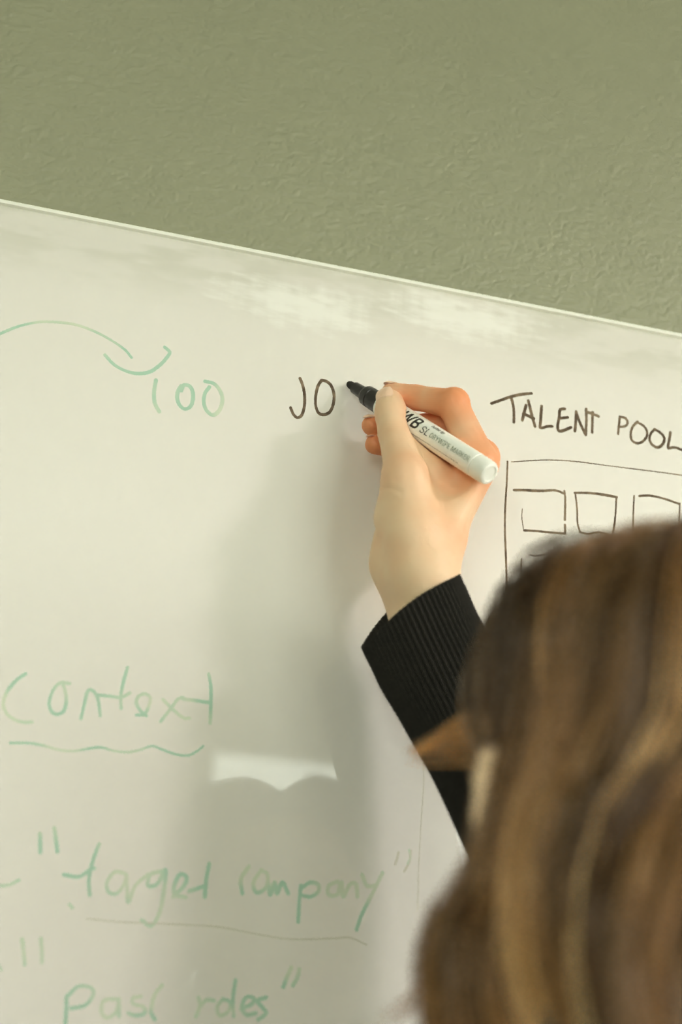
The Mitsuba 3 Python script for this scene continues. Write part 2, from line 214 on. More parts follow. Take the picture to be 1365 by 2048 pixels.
# ------------------------------------------------------------------ whiteboard: painted panel behind a sheet of glass
BX0, BX1, BZ0, BZ1 = -0.62, 1.18, 1.06, 1.9896
YP, YG = -0.0180, -0.0220                         # painted layer, glass face
def board_col(p, n, uv):
    c = mix(S(233, 230, 223), S(239, 236, 230), fbm(p.x * 5, p.z * 5))
    # greyer streaked band near the top, with two paler brush-edged patches
    film = smoothstep(0.35, 0.75, fbm(p.x * 30, p.z * 110, 3.0))
    c = mix(c, S(205, 204, 190), (0.25 + 0.35 * film) * smoothstep(1.925, 1.975, p.z))
    s1 = fbm(p.x * 60, p.z * 260 + p.x * 14, 9.0, 4) - 0.5
    s2 = fbm(p.x * 170, p.z * 40, 4.0, 3) - 0.5
    def patch(cx, cz, rx, rz):
        u, v = (p.x - cx) / rx, (p.z - cz) / rz
        return smoothstep(1.2, 0.15, dr.sqrt(u * u + v * v) + 1.0 * s1 + 0.45 * s2)
    m = dr.maximum(patch(0.196, 1.9535, 0.062, 0.020), patch(0.318, 1.968, 0.066, 0.020))
    return mix(c, S(250, 250, 244), 0.8 * m)
scene['board_paint'] = twosided({'type': 'diffuse', 'reflectance': proc(board_col)})
scene['board_glass'] = {'type': 'thindielectric', 'int_ior': 1.5, 'specular_reflectance': rgb(.52,.52,.52)}
mat('glass_edge', S(240, 242, 232), 0.08, 0.9, clearcoat=1.0)
mat('bracket_metal', (0.55, 0.55, 0.53), 0.35, 0.5, metallic=0.9)
put('whiteboard__panel', box(BX0, BX1, YP, -0.004, BZ0, BZ1), 'board_paint', False)
g = trimesh.Trimesh([[BX0, YG, BZ0], [BX1, YG, BZ0], [BX1, YG, BZ1 - .0036], [BX0, YG, BZ1 - .0036]], [[0, 1, 2], [0, 2, 3]], process=False)
put('whiteboard__glass_sheet', g, 'board_glass', False)
def edge(a, b, along):                            # polished, bevelled glass edge, swept along one side of the board
    prof = np.array([(YP, 0.0), (YP, 0.0036), (YG + 0.0016, 0.0036), (YG + 0.0010, 0.0030), (YG, 0.0004), (YG, 0.0)])
    A, B = np.array(a), np.array(b); out = np.array(along)
    v = [p + V(0, y, 0) + out * o for p in (A, B) for y, o in prof]
    n = len(prof); f = []
    for i in range(n): j = (i + 1) % n; f += [(i, j, n + j), (i, n + j, n + i)]
    f += [(0, i + 1, i) for i in range(1, n - 1)] + [(n, n + i, n + i + 1) for i in range(1, n - 1)]
    m = trimesh.Trimesh(v, f, process=False); m.fix_normals(); return m
for i, m in enumerate([edge((BX0, 0, BZ1 - .0036), (BX1, 0, BZ1 - .0036), (0, 0, 1)), edge((BX0, 0, BZ0), (BX1, 0, BZ0), (0, 0, -1)),
                       edge((BX0, 0, BZ0), (BX0, 0, BZ1), (-1, 0, 0)), edge((BX1, 0, BZ0), (BX1, 0, BZ1), (1, 0, 0))]):
    put('whiteboard__glass_edge' + (f'_{i:03d}' if i else ''), m, 'glass_edge', False)
labels['whiteboard__glass_edge'] = {'label': 'thin bright polished edge of the board'}
put('whiteboard__backing', box(BX0 + .1, BX1 - .1, -0.004, 0.0, BZ0 + .1, BZ1 - .1), 'bracket_metal', False)
tag('whiteboard', 'large glossy white writing board on the green wall with black and faded green handwriting', 'whiteboard')
# ink
def inkd(p, n, uv): return mix(S(72, 58, 45), S(128, 112, 92), smoothstep(0.35, 0.8, fbm(p.x * 300, p.z * 300, 4.0) * 0.6 + 0.45 * fbm(p.x * 50, p.z * 50)))
def inkg(p, n, uv): return mix(S(178, 212, 194), S(216, 226, 207), smoothstep(0.3, 0.7, fbm(p.x * 45, p.z * 45, 2.0)))
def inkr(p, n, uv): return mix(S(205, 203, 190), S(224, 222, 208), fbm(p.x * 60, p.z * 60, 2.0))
scene['ink_dark'] = twosided({'type': 'plastic', 'diffuse_reflectance': proc(inkd)})
scene['ink_green'] = {'type': 'principledthin', 'base_color': proc(inkg), 'roughness': 0.4, 'diff_trans': 1.0, 'spec_trans': 0.0, 'eta': 1.5}
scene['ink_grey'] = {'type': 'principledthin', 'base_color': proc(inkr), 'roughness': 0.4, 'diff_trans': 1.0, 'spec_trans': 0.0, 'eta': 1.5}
WORDS = {'jo': ('handwritten_word', 'black handwritten letters J O'), 'talent': ('handwritten_word', 'black handwritten word TALENT'), 'pool': ('handwritten_word', 'black handwritten word POOL'),
         'frame': ('drawn_frame', 'thin black drawn frame around the squares'), 'square1': ('drawn_square', 'left black drawn square'), 'square2': ('drawn_square', 'second black drawn square'),
         'square3': ('drawn_square', 'third black drawn square above the hair'), 'square4': ('drawn_square', 'black drawn square mostly behind the hair'),
         'arrow': ('drawn_arrow', 'faded green curved arrow'), 'hundred': ('handwritten_number', 'faded green number 100'), 'context': ('handwritten_word', 'faded green word Context'),
         'wave': ('wavy_underline', 'faded green wavy line under Context'), 'target': ('handwritten_word', 'faded green word target after a quote mark'), 'company': ('handwritten_word', 'faded green word company'),
         'dash': ('drawn_dash', 'faded green dash at the left'), 'rule': ('drawn_or_reflected_line', 'faint grey line under target company'), 'past': ('handwritten_word', 'faded green word past'),
         'roles': ('handwritten_word', 'faded green word roles before a quote mark'), 'line': ('drawn_or_reflected_line', 'faint upright reflection line of a window frame painted beside the sleeve'), 'hook': ('drawn_mark', 'faint grey hook beside the sleeve'), 'tick': ('drawn_mark', 'small green mark'), 'dot1': ('drawn_dot', 'small green dot'), 'dot2': ('drawn_dot', 'green dot at the left edge')}
counts = {}
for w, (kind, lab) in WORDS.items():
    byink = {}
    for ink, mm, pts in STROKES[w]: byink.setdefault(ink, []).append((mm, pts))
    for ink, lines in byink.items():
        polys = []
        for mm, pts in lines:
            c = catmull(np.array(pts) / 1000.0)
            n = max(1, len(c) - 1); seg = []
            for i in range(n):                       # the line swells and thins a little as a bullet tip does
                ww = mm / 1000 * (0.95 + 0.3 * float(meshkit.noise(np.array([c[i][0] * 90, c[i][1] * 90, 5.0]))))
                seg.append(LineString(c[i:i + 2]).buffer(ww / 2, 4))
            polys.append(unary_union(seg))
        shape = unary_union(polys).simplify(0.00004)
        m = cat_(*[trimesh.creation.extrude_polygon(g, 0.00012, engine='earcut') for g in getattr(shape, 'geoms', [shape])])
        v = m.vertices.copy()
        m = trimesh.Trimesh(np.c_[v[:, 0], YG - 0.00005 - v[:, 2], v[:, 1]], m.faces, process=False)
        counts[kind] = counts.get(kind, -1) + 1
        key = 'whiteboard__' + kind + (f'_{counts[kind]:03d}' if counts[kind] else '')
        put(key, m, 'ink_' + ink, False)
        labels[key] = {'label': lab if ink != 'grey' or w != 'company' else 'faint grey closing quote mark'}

# ------------------------------------------------------------------ marker
mat('marker_white', S(236, 238, 230), 0.22, 0.5, clearcoat=0.6)
mat('marker_black', S(38, 37, 36), 0.32, 0.5)
mat('marker_nib', S(46, 44, 42), 0.8, 0.2)
mat('print_black', S(30, 28, 24), 0.5)
mat('print_green', S(62, 78, 50), 0.5)
AX, NR, BI = frame(J['end'] - J['tip'], -FWD)        # NR faces the camera side
BI = -BI if BI @ UP < 0 else BI
TIP = J['tip']; LM = float(np.linalg.norm(J['end'] - J['tip']))
def lathe(profile, sides=48):
    p = np.array(profile); a = np.arange(sides) * 2 * np.pi / sides
    v = (TIP + p[:, 0, None, None] * AX + p[:, 1, None, None] * (np.cos(a)[None, :, None] * NR + np.sin(a)[None, :, None] * BI)).reshape(-1, 3)
    i, j = np.meshgrid(np.arange(len(p) - 1), np.arange(sides), indexing='ij')
    q = np.stack([i * sides + j, i * sides + (j + 1) % sides, (i + 1) * sides + (j + 1) % sides, (i + 1) * sides + j], -1).reshape(-1, 4)
    m = trimesh.Trimesh(v, np.vstack([q[:, [0, 1, 2]], q[:, [0, 2, 3]]])); m.fix_normals(); return m
mm = lambda pr: [(a / 1000, max(b, 1e-3) / 1000) for a, b in pr]
RB = 8.2
put('marker__nib', lathe(mm([(0.3, 0), (0.6, 1.2), (1.6, 2.1), (3.5, 2.7), (7, 2.9), (10, 2.9), (10, 0)])), 'marker_nib', 40)
put('marker__grip', lathe(mm([(8, 0), (8, 3.6), (8.6, 4.1), (19, 4.7), (20, 5.2), (21, 6.3), (22.2, 7.0), (27, 7.2), (27.4, 6.7), (28.4, 6.7), (28.8, 7.2), (36, 7.4), (40, 7.4), (40, 0)])), 'marker_black', 35)
put('marker__barrel', lathe(mm([(39, 0), (39, RB - .5), (39.5, RB), (LM * 1000 - 13, RB), (LM * 1000 - 12.6, RB - .4), (LM * 1000 - 12.6, 0)])), 'marker_white', 35)
E0 = LM * 1000
put('marker__end_plug', lathe(mm([(E0 - 12.8, 0), (E0 - 12.8, RB - .9), (E0 - 11.6, RB - .9), (E0 - 11.4, RB - .1), (E0 - 9.4, RB), (E0 - 2.0, RB - .25), (E0 - .6, RB - .9), (E0, RB - 2.2), (E0, RB - 3), (E0 - .8, RB - 3.2), (E0 - .8, 0)])), 'marker_white', 35)
def wrap(m, s0, phi0, r, shear=0.0):                 # lay flat lettering round the barrel
    v = m.vertices; u = v[:, 0] + shear * v[:, 1]; ph = phi0 + v[:, 1] / r
    rr = r + 0.00003 + v[:, 2]
    w = TIP + (s0 + u)[:, None] * AX + rr[:, None] * (np.cos(ph)[:, None] * NR + np.sin(ph)[:, None] * BI)
    return trimesh.Trimesh(w, m.faces, process=False)
def text(t, h, bold=False):
    m = meshkit.text_mesh(t, h, 0.00008, bold)
    v, f = trimesh.remesh.subdivide_to_size(m.vertices, m.faces, .0007)
    return trimesh.Trimesh(v, f, process=False)
r_ = RB / 1000
for i, (t, h, s0, ph, b, sh, mt) in enumerate([('WB', .0084, .0645, -0.30, True, .25, 'print_black'), ('SL', .0052, .0862, -0.30, False, .2, 'print_black'),
                                               ('DRYWIPE MARKER', .0034, .0962, -0.22, False, .0, 'print_green'), ('bullet tip', .0022, .0915, 0.62, True, .25, 'print_black')]):
    m = text(t, h, b)
    if t == 'DRYWIPE MARKER':
        m.vertices[:, 0] *= 0.0385 / m.vertices[:, 0].max()
    k = 'marker__lettering' + (f'_{i:03d}' if i else '')
    put(k, wrap(m, s0, ph, r_, sh), mt, False)
st = trimesh.creation.box((0.055, 0.0003, 0.00006)).subdivide().subdivide().subdivide()
put('marker__stripe', wrap(st, .100, -0.80, r_), 'print_black', False)
tag('marker', 'white dry-wipe marker with black grip and nib held in the raised hand', 'marker')
labels['marker__grip'] = {'label': 'black grip'}; labels['marker__nib'] = {'label': 'dark bullet nib'}

# ------------------------------------------------------------------ implicit surfaces
def cone(p, a, b, r1, r2):
    ba = b - a; t = np.clip(((p - a) @ ba) / (ba @ ba), 0, 1)
    return np.linalg.norm(p - a - t[..., None] * ba, axis=-1) - (r1 + (r2 - r1) * t)
def smin(a, b, k):
    h = np.maximum(k - np.abs(a - b), 0) / k
    return np.minimum(a, b) - h * h * h * k / 6
def ellip(p, c, r, R=None):
    q = (p - c) if R is None else (p - c) @ R
    r = np.asarray(r); k0 = np.linalg.norm(q / r, axis=-1); k1 = np.linalg.norm(q / (r * r), axis=-1)
    return k0 * (k0 - 1.0) / np.maximum(k1, 1e-9)
def surface_nets(fn, lo, hi, h):
    lo, hi = np.asarray(lo, float), np.asarray(hi, float)
    n = np.ceil((hi - lo) / h).astype(int) + 1
    ax = [lo[i] + h * np.arange(n[i]) for i in range(3)]
    g = np.empty(n, np.float32)
    for i0 in range(0, n[0], 16):
        P = np.stack(np.meshgrid(ax[0][i0:i0 + 16], ax[1], ax[2], indexing='ij'), -1)
        g[i0:i0 + 16] = fn(P)
    ins = g < 0
    c = [(dx, dy, dz) for dx in (0, 1) for dy in (0, 1) for dz in (0, 1)]
    sl = lambda d: tuple(slice(d[k], n[k] - 1 + d[k]) for k in range(3))
    cnt = sum(ins[sl(d)].astype(np.int8) for d in c)
    cells = np.argwhere((cnt > 0) & (cnt < 8))
    idx = np.full(n - 1, -1, np.int64); idx[tuple(cells.T)] = np.arange(len(cells))
    acc, num = np.zeros((len(cells), 3)), np.zeros(len(cells))
    for a in c:
        for k in range(3):
            if a[k]: continue
            b = list(a); b[k] = 1
            ga, gb = g[tuple((cells + a).T)], g[tuple((cells + b).T)]
            m = (ga < 0) != (gb < 0); t = np.where(m, ga / np.where(m, ga - gb, 1), 0)
            q = cells + np.array(a, float); q[:, k] += t
            acc += q * m[:, None]; num += m
    v = lo + h * acc / num[:, None]
    F = []
    for k in range(3):
        u, w = (k + 1) % 3, (k + 2) % 3
        d = [0, 0, 0]; d[k] = 1
        A = ins[tuple(slice(0, n[i] - d[i]) for i in range(3))]; B = ins[tuple(slice(d[i], n[i]) for i in range(3))]
        e = np.argwhere(A != B)
        e = e[(e[:, u] > 0) & (e[:, w] > 0) & (e[:, u] < n[u] - 1) & (e[:, w] < n[w] - 1)]
        fl = A[tuple(e.T)]
        q = []
        for du, dw in ((-1, -1), (0, -1), (0, 0), (-1, 0)):
            o = e.copy(); o[:, u] += du; o[:, w] += dw; q.append(idx[tuple(o.T)])
        q = np.stack(q, 1); q = np.where(fl[:, None], q, q[:, ::-1]); F += [q[:, [0, 1, 2]], q[:, [0, 2, 3]]]
    return trimesh.Trimesh(v, np.vstack(F), process=False)
def joinm(*ms):
    out = None
    for m in ms:
        M = m3.Manifold(m3.Mesh(np.asarray(m.vertices, np.float32), np.asarray(m.faces, np.uint32)))
        if M.status() != m3.Error.NoError:
            return trimesh.util.concatenate(list(ms))
        out = M if out is None else out + M
    o = out.to_mesh(); return trimesh.Trimesh(o.vert_properties[:, :3], o.tri_verts, process=False)

# ------------------------------------------------------------------ the writing hand
j = J
def chain(p, names, radii, k=0.004):
    d = None
    for (a, b), (ra, rb) in zip(zip(names, names[1:]), zip(radii, radii[1:])):
        e = cone(p, j[a], j[b], ra / 1000, rb / 1000); d = e if d is None else smin(d, e, k)
    return d
FR, FU = j['fore_radial'], j['fore_ulnar']
fmid = (FR + FU) / 2
fdir = (j['elbow'] - fmid) / np.linalg.norm(j['elbow'] - fmid)
FEND = fmid + fdir * 0.03
def groove(p, q, d, ref, depth, w):                  # a skin fold: dent along the plane through q with normal d
    s = (p - q) @ (d / np.linalg.norm(d))
    return depth * np.exp(-(s / w) ** 2) * (np.linalg.norm(p - q, axis=-1) < ref)
def hand_sdf(p):
    palm = cone(p, j['index_base'], j['index_mcp'], .0115, .0125)
    for n, r0, r1 in (('middle', .0125, .0125), ('ring', .012, .0115), ('little', .0115, .0105)):
        palm = smin(palm, cone(p, j[n + '_base'], j[n + '_mcp'], r0, r1), .010)
    palm = smin(palm, cone(p, j['heel'], j['little_mcp'] + V(-.012, 0, -.012), .0125, .010), .016)
    palm = smin(palm, cone(p, j['thumb_cmc'], j['thumb_mcp'], .0165, .0135), .010)
    palm = smin(palm, cone(p, j['web_a'], j['web_b'], .0115, .0085), .012)
    palm = smin(palm, cone(p, j['web_c'], j['web_d'], .0095, .0090), .012)
    palm = smin(palm, cone(p, (j['thumb_mcp'] + j['web_a']) / 2, (j['ring_mcp'] + j['ring_base']) / 2, .010, .010), .012)
    wr = cone(p, j['wrist_radial'], FR, .0185, .0195)
    wr = smin(wr, cone(p, j['wrist_ulnar'], FU, .0150, .0175), .014)
    wr = smin(wr, cone(p, (FR + FU) / 2, FEND, .024, .0245), .014)
    palm = smin(palm, wr, .018)
    palm = smin(palm, cone(p, j['index_base'], j['wrist_radial'], .0150, .0185), .018)
    palm = smin(palm, cone(p, j['thumb_cmc'], j['wrist_radial'] * .6 + j['wrist_ulnar'] * .4, .0165, .0180), .018)
    palm = smin(palm, cone(p, j['heel'], j['wrist_ulnar'], .0125, .0148), .018)
    palm = smin(palm, cone(p, j['thumb_mcp'], j['thenar'], .0128, .0136), .012)
    palm = smin(palm, cone(p, j['web_e'], j['web_f'], .0070, .0090), .012)
    # thumb
    th = cone(p, j['thumb_mcp'], j['thumb_ip'], .0130, .0103)
    th = smin(th, cone(p, j['thumb_ip'], j['thumb_tip'], .0108, .0094), .004)
    th = smin(th, ellip(p, j['thumb_ip'] * .35 + j['thumb_tip'] * .65, (.0112, .0102, .0125)), .004)
    ax = j['thumb_tip'] - j['thumb_ip']
    for o, dp in ((-.0012, .0010), (.0026, .0007), (-.0046, .0007)):
        th = th + groove(p, j['thumb_ip'] + ax / np.linalg.norm(ax) * o, ax, .016, dp, .0009)
    idx = chain(p, ['index_mcp', 'index_pip', 'index_dip', 'index_tip'], [12, 10.0, 8.4, 7.2])
    idx = smin(idx, cone(p, j['index_pip'], j['index_pip'] + V(.0012, -.001, .0012), .0098, .0098), .004)
    mid = chain(p, ['middle_mcp', 'middle_pip', 'middle_dip', 'middle_tip'], [11.5, 9.6, 8.0, 7.0])
    rin = chain(p, ['ring_mcp', 'ring_pip', 'ring_dip', 'ring_tip'], [10.5, 9.0, 7.6, 6.8])
    lit = chain(p, ['little_mcp', 'little_pip', 'little_dip', 'little_tip'], [9.5, 7.8, 6.6, 5.8])
    d = smin(palm, th, .010)
    for f in (idx, mid, rin, lit):
        d = smin(smin(palm, f, .007), d, .0012)
    d = -smin(-d, np.linalg.norm(p - j['hollow'], axis=-1) - .0125, .012)
    # palm creases at the thumb's root
    d = d + groove(p, j['thumb_cmc'] * .4 + j['thumb_mcp'] * .6 + V(-.010, 0, 0), V(.55, 0, .83), .013, .0011, .0008)
    d = d + groove(p, j['thumb_cmc'] * .55 + j['thumb_mcp'] * .45 + V(-.012, 0, 0), V(.5, 0, .86), .012, .0008, .0008)
    # the skin gives way where it presses on the marker
    t = np.clip((p - TIP) @ AX, .006, LM); rm = np.where(t > .039, .00835, np.where(t > .0205, .0073, .0048))
    d = np.maximum(d, rm + .0007 - np.linalg.norm(p - TIP - t[..., None] * AX, axis=-1))
    return d
allj = np.array([j[k] for k in j if k.split('_')[0] in ('index', 'middle', 'ring', 'little', 'thumb', 'wrist', 'heel')])
lo = np.minimum(allj.min(0), FEND) - .034
hi = np.maximum(allj.max(0), FEND) + .030
hand = surface_nets(hand_sdf, lo, hi, .00125)
def relax(m, n=3, lam=.4):
    from scipy.sparse import coo_matrix, diags
    e = m.edges_unique; k = len(m.vertices)
    A = coo_matrix((np.ones(2 * len(e)), (np.r_[e[:, 0], e[:, 1]], np.r_[e[:, 1], e[:, 0]])), (k, k)).tocsr()
    L = diags(1 / np.maximum(np.asarray(A.sum(1)).ravel(), 1)) @ A; v = np.array(m.vertices)
    for _ in range(n): v += lam * (L @ v - v)
    m.vertices = v; return m
relax(hand, 3)

# ------------------------------------------------------------------ the body
HEAD = j['head']
_l = math.radians(-10); _t = math.radians(12)
RY = np.array([[math.cos(_l), 0, math.sin(_l)], [0, 1, 0], [-math.sin(_l), 0, math.cos(_l)]])
RX = np.array([[1, 0, 0], [0, math.cos(_t), -math.sin(_t)], [0, math.sin(_t), math.cos(_t)]])
RH = RY @ RX                                          # head frame: x right, y towards the face, z crown
hp = lambda x, y, z: HEAD + RH @ V(x, y, z)
NECK0, NECK1 = hp(0, -.03, -.08), V(HEAD[0] + .01, HEAD[1] - .045, 1.385)
SHL, SHR = V(HEAD[0] - .15, HEAD[1] - .04, 1.335), V(HEAD[0] + .165, HEAD[1] - .005, 1.355)
ELB = j['elbow']
ELL, WRL = V(SHL[0] - .07, SHL[1] + .03, 1.06), V(SHL[0] - .045, SHL[1] + .11, .85)
PEL = V(HEAD[0] + .01, HEAD[1] - .08, .95)
HPL, HPR = PEL + V(-.085, 0, -.03), PEL + V(.085, 0, -.03)
KNL, KNR = V(HPL[0] - .01, HPL[1] + .03, .50), V(HPR[0] + .01, HPR[1] + .03, .50)
ANL, ANR = V(KNL[0], KNL[1] - .02, .085), V(KNR[0], KNR[1] - .02, .085)
def torso_sdf(p, g=0.0, arm=True):
    d = ellip(p, V(HEAD[0] + .01, HEAD[1] - .055, 1.22), (.150 + g, .100 + g, .20 + g))
    d = smin(d, ellip(p, PEL + V(0, 0, .01), (.165 + g, .115 + g, .17 + g)), .10)
    d = smin(d, cone(p, SHL, SHR, .052 + g, .052 + g), .06)
    d = smin(d, cone(p, V(HEAD[0] + .01, HEAD[1] - .05, 1.30), V(HEAD[0] + .01, HEAD[1] - .06, 1.05), .10 + g, .10 + g), .06)
    if arm:
        d = smin(d, cone(p, SHR, ELB, .046 + g, .032 + g), .03)
        d = smin(d, cone(p, SHL, ELL, .047 + g, .038 + g), .03)
        d = smin(d, cone(p, ELL, WRL, .037 + g, .028 + g), .02)
    return d
def head_sdf(p):
    q = (p - HEAD) @ RH
    d = ellip(q, V(0, -.001, 0), (.073, .093, .099))
    d = smin(d, ellip(q, V(0, .035, -.045), (.060, .060, .075)), .03)            # face
    d = smin(d, cone(q, V(0, .075, -.112), V(0, .030, -.095), .020, .035), .03)     # jaw
    d = smin(d, cone(q, V(0, .092, -.012), V(0, .110, -.048), .007, .0105), .012)   # nose
    for s in (-1, 1):
        d = smin(d, cone(q, V(.012 * s, .099, -.050), V(.010 * s, .093, -.048), .006, .006), .006)
        d = -smin(-d, ellip(q, V(.031 * s, .099, -.008), (.016, .011, .010)), .010)  # socket
        d = smin(d, ellip(q, V(.030 * s, .0815, -.008), (.0118, .0118, .0118)), .002)
        d = smin(d, cone(q, V(.016 * s, .091, .010), V(.046 * s, .078, .009), .006, .005), .012)
        d = smin(d, cone(q, V(.045 * s, .066, -.032), V(.058 * s, .045, -.030), .012, .012), .02)
    for z, r in ((-.073, .0052), (-.082, .0060)):
        d = smin(d, cone(q, V(-.016, .093, z), V(.016, .093, z), r, r), .006)
    d = smin(d, cone(q, V(0, .096, -.0745), V(0, .097, -.081), .005, .006), .006)
    return d
def body_sdf(p):
    d = head_sdf(p)
    d = smin(d, cone(p, NECK0, NECK1, .052, .056), .03)
    d = smin(d, torso_sdf(p), .04)
    d = smin(d, cone(p, ELB, fmid + fdir * .01, .029, .024), .02)
    for a, b, c, e in ((HPL, KNL, ANL, -1), (HPR, KNR, ANR, 1)):
        d = smin(d, cone(p, a, b, .085, .055), .05); d = smin(d, cone(p, b, c, .053, .036), .03)
        d = smin(d, cone(p, c + V(0, -.02, -.04), c + V(.02 * e, .14, -.058), .033, .025), .03)
    h0 = WRL + V(.0, .012, -.05)
    d = smin(d, cone(p, WRL, h0, .024, .026), .01)
    for i, o in enumerate((-.030, -.011, .008, .026)):
        a = h0 + V(.006, o * .9, -.035); l = (.062, .075, .070, .054)[i]
        f = smin(cone(p, a, a + V(.004, .004, -l * .5), .0095, .009), cone(p, a + V(.004, .004, -l * .5), a + V(.016, .006, -l), .009, .008), .004)
        d = smin(d, f, .004)
    d = smin(d, smin(cone(p, h0 + V(.01, .022, .01), h0 + V(.016, .046, -.022), .011, .010), cone(p, h0 + V(.016, .046, -.022), h0 + V(.020, .052, -.052), .010, .008), .004), .006)
    return d
def far(fn, lo, hi, h): return surface_nets(fn, lo, hi, h)
blo = V(HEAD[0] - .40, HEAD[1] - .30, -.0); bhi = V(HEAD[0] + .36, HEAD[1] + .30, HEAD[2] + .14)
low = surface_nets(body_sdf, blo, V(bhi[0], bhi[1], 1.44), .0065)
def top_sdf(p): return np.maximum(body_sdf(p), 1.42 - p[..., 2])
top = surface_nets(top_sdf, V(HEAD[0] - .14, HEAD[1] - .18, 1.405), V(HEAD[0] + .14, HEAD[1] + .16, HEAD[2] + .13), .0028)
low = surface_nets(lambda p: np.maximum(body_sdf(p), p[..., 2] - (1.425 + np.clip((np.linalg.norm(p[..., :2] - HEAD[:2] + V(0, .03), axis=-1) - .09) * 10, 0, .6))), blo, bhi, .0065)
# ears
def ear_sdf(p, s):
    q = (p - HEAD) @ RH; q = q - V(.0900 * s, -.004, .000)
    a = math.radians(31) * s                          # sticks out to the side
    c, n = math.cos(a), math.sin(a)
    q = np.stack([q[..., 0] * c + q[..., 1] * n, -q[..., 0] * n + q[..., 1] * c, q[..., 2]], -1)
    q = q * V(s, 1, 1)
    t = np.linspace(-0.25, 1.55, 12) * np.pi
    pts = np.stack([.0095 + .003 * np.sin(t), -.002 - .0165 * np.sin(t) * (1 - .1 * np.cos(t)), .030 * np.cos(t) - .003], 1)
    d = smin(ellip(q, V(.004, -.002, -.002), (.006, .014, .026)), cone(q, V(-.022, .004, -.004), V(.002, 0, -.002), .013, .010), .008)
    for k in range(len(pts) - 1): d = smin(d, cone(q, pts[k], pts[k + 1], .0034, .0034), .003)
    d = smin(d, ellip(q, V(.007, .004, -.032), (.005, .008, .009)), .004)
    d = smin(d, ellip(q, V(.006, .011, -.006), (.004, .004, .006)), .004)
    return d
ears = [surface_nets(lambda p, s=s: ear_sdf(p, s), hp(.092 * s, -.005, .002) - .055, hp(.092 * s, -.005, .002) + .055, .0016) for s in (-1, 1)]
body = joinm(low, top, hand, *ears)
SK = np.array(S(*SKIN)); RED_GRAZING = np.array(S(*SKIN_RED_GRAZING))
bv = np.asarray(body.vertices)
warm = np.zeros(len(bv))  # skin redness, plus orange painted where the hand turns from the light
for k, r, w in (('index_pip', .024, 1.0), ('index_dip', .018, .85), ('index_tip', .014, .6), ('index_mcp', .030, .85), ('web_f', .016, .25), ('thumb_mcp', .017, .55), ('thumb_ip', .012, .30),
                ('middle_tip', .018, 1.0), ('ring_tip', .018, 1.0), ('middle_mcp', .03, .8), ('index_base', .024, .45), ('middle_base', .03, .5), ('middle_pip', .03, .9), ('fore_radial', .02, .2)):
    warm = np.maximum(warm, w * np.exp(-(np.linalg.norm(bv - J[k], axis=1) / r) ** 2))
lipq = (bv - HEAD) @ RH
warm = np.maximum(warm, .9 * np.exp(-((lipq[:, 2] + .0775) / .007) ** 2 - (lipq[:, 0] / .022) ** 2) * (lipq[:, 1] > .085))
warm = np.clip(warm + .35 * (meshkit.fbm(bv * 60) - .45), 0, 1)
colr = SK * (1 - warm[:, None]) + RED_GRAZING * warm[:, None]
def pores(p, n, uv): return fbm(p.x * 650, p.y * 650, p.z * 650) + .6 * noise(p.x * 230 + p.z * 90, p.y * 230, p.z * 420)
scene['skin'] = twosided({'type': 'bumpmap', 'arbitrary': proc(pores, eps=3e-4), 'scale': 0.00035,
                 'bsdf': {'type': 'principled', 'base_color': {'type': 'mesh_attribute', 'name': 'vertex_color'}, 'roughness': 0.5, 'specular': 0.4}})
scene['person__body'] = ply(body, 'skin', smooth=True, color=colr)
scene['eye_white'] = twosided({'type': 'principled', 'base_color': {'type': 'mesh_attribute', 'name': 'vertex_color'}, 'roughness': 0.15, 'specular': 0.5})
mat('brow', S(70, 50, 32), 0.8)
for i, e in enumerate((-1, 1)):
    b = trimesh.creation.icosphere(4, .0122); look = V(-.25, 1, .35) / np.linalg.norm(V(-.25, 1, .35))
    k = np.degrees(np.arccos(np.clip((b.vertices / .0122) @ look, -1, 1)))[:, None]
    ec = np.where(k < 13, np.array(S(16, 13, 11)), np.where(k < 29, np.array(S(92, 66, 42)), np.array(S(232, 226, 216))))
    eye = trimesh.Trimesh(b.vertices @ RH.T + hp(.030 * e, .0822, -.008), b.faces, process=False)
    scene['person__eye' + (f'_{i:03d}' if i else '')] = ply(eye, 'eye_white', smooth=True, color=ec)
    pts = [hp(x * e, y, z) for x, y, z in ((.014, .0965, .0135), (.026, .0935, .0175), (.038, .0860, .0180), (.050, .0755, .0140))]
    br = m3.Manifold.batch_hull([m3.Manifold.sphere(.0012, 10).translate(tuple(pts[0]))] * 2)
    br = sum((m3.Manifold.batch_hull([m3.Manifold.sphere(r0, 10).translate(tuple(u)), m3.Manifold.sphere(r1, 10).translate(tuple(w))]) for u, w, r0, r1 in zip(pts, pts[1:], (.0022, .0028, .0022), (.0028, .0022, .0010))), m3.Manifold())
    put('person__eyebrow' + (f'_{i:03d}' if i else ''), br, 'brow', 40)
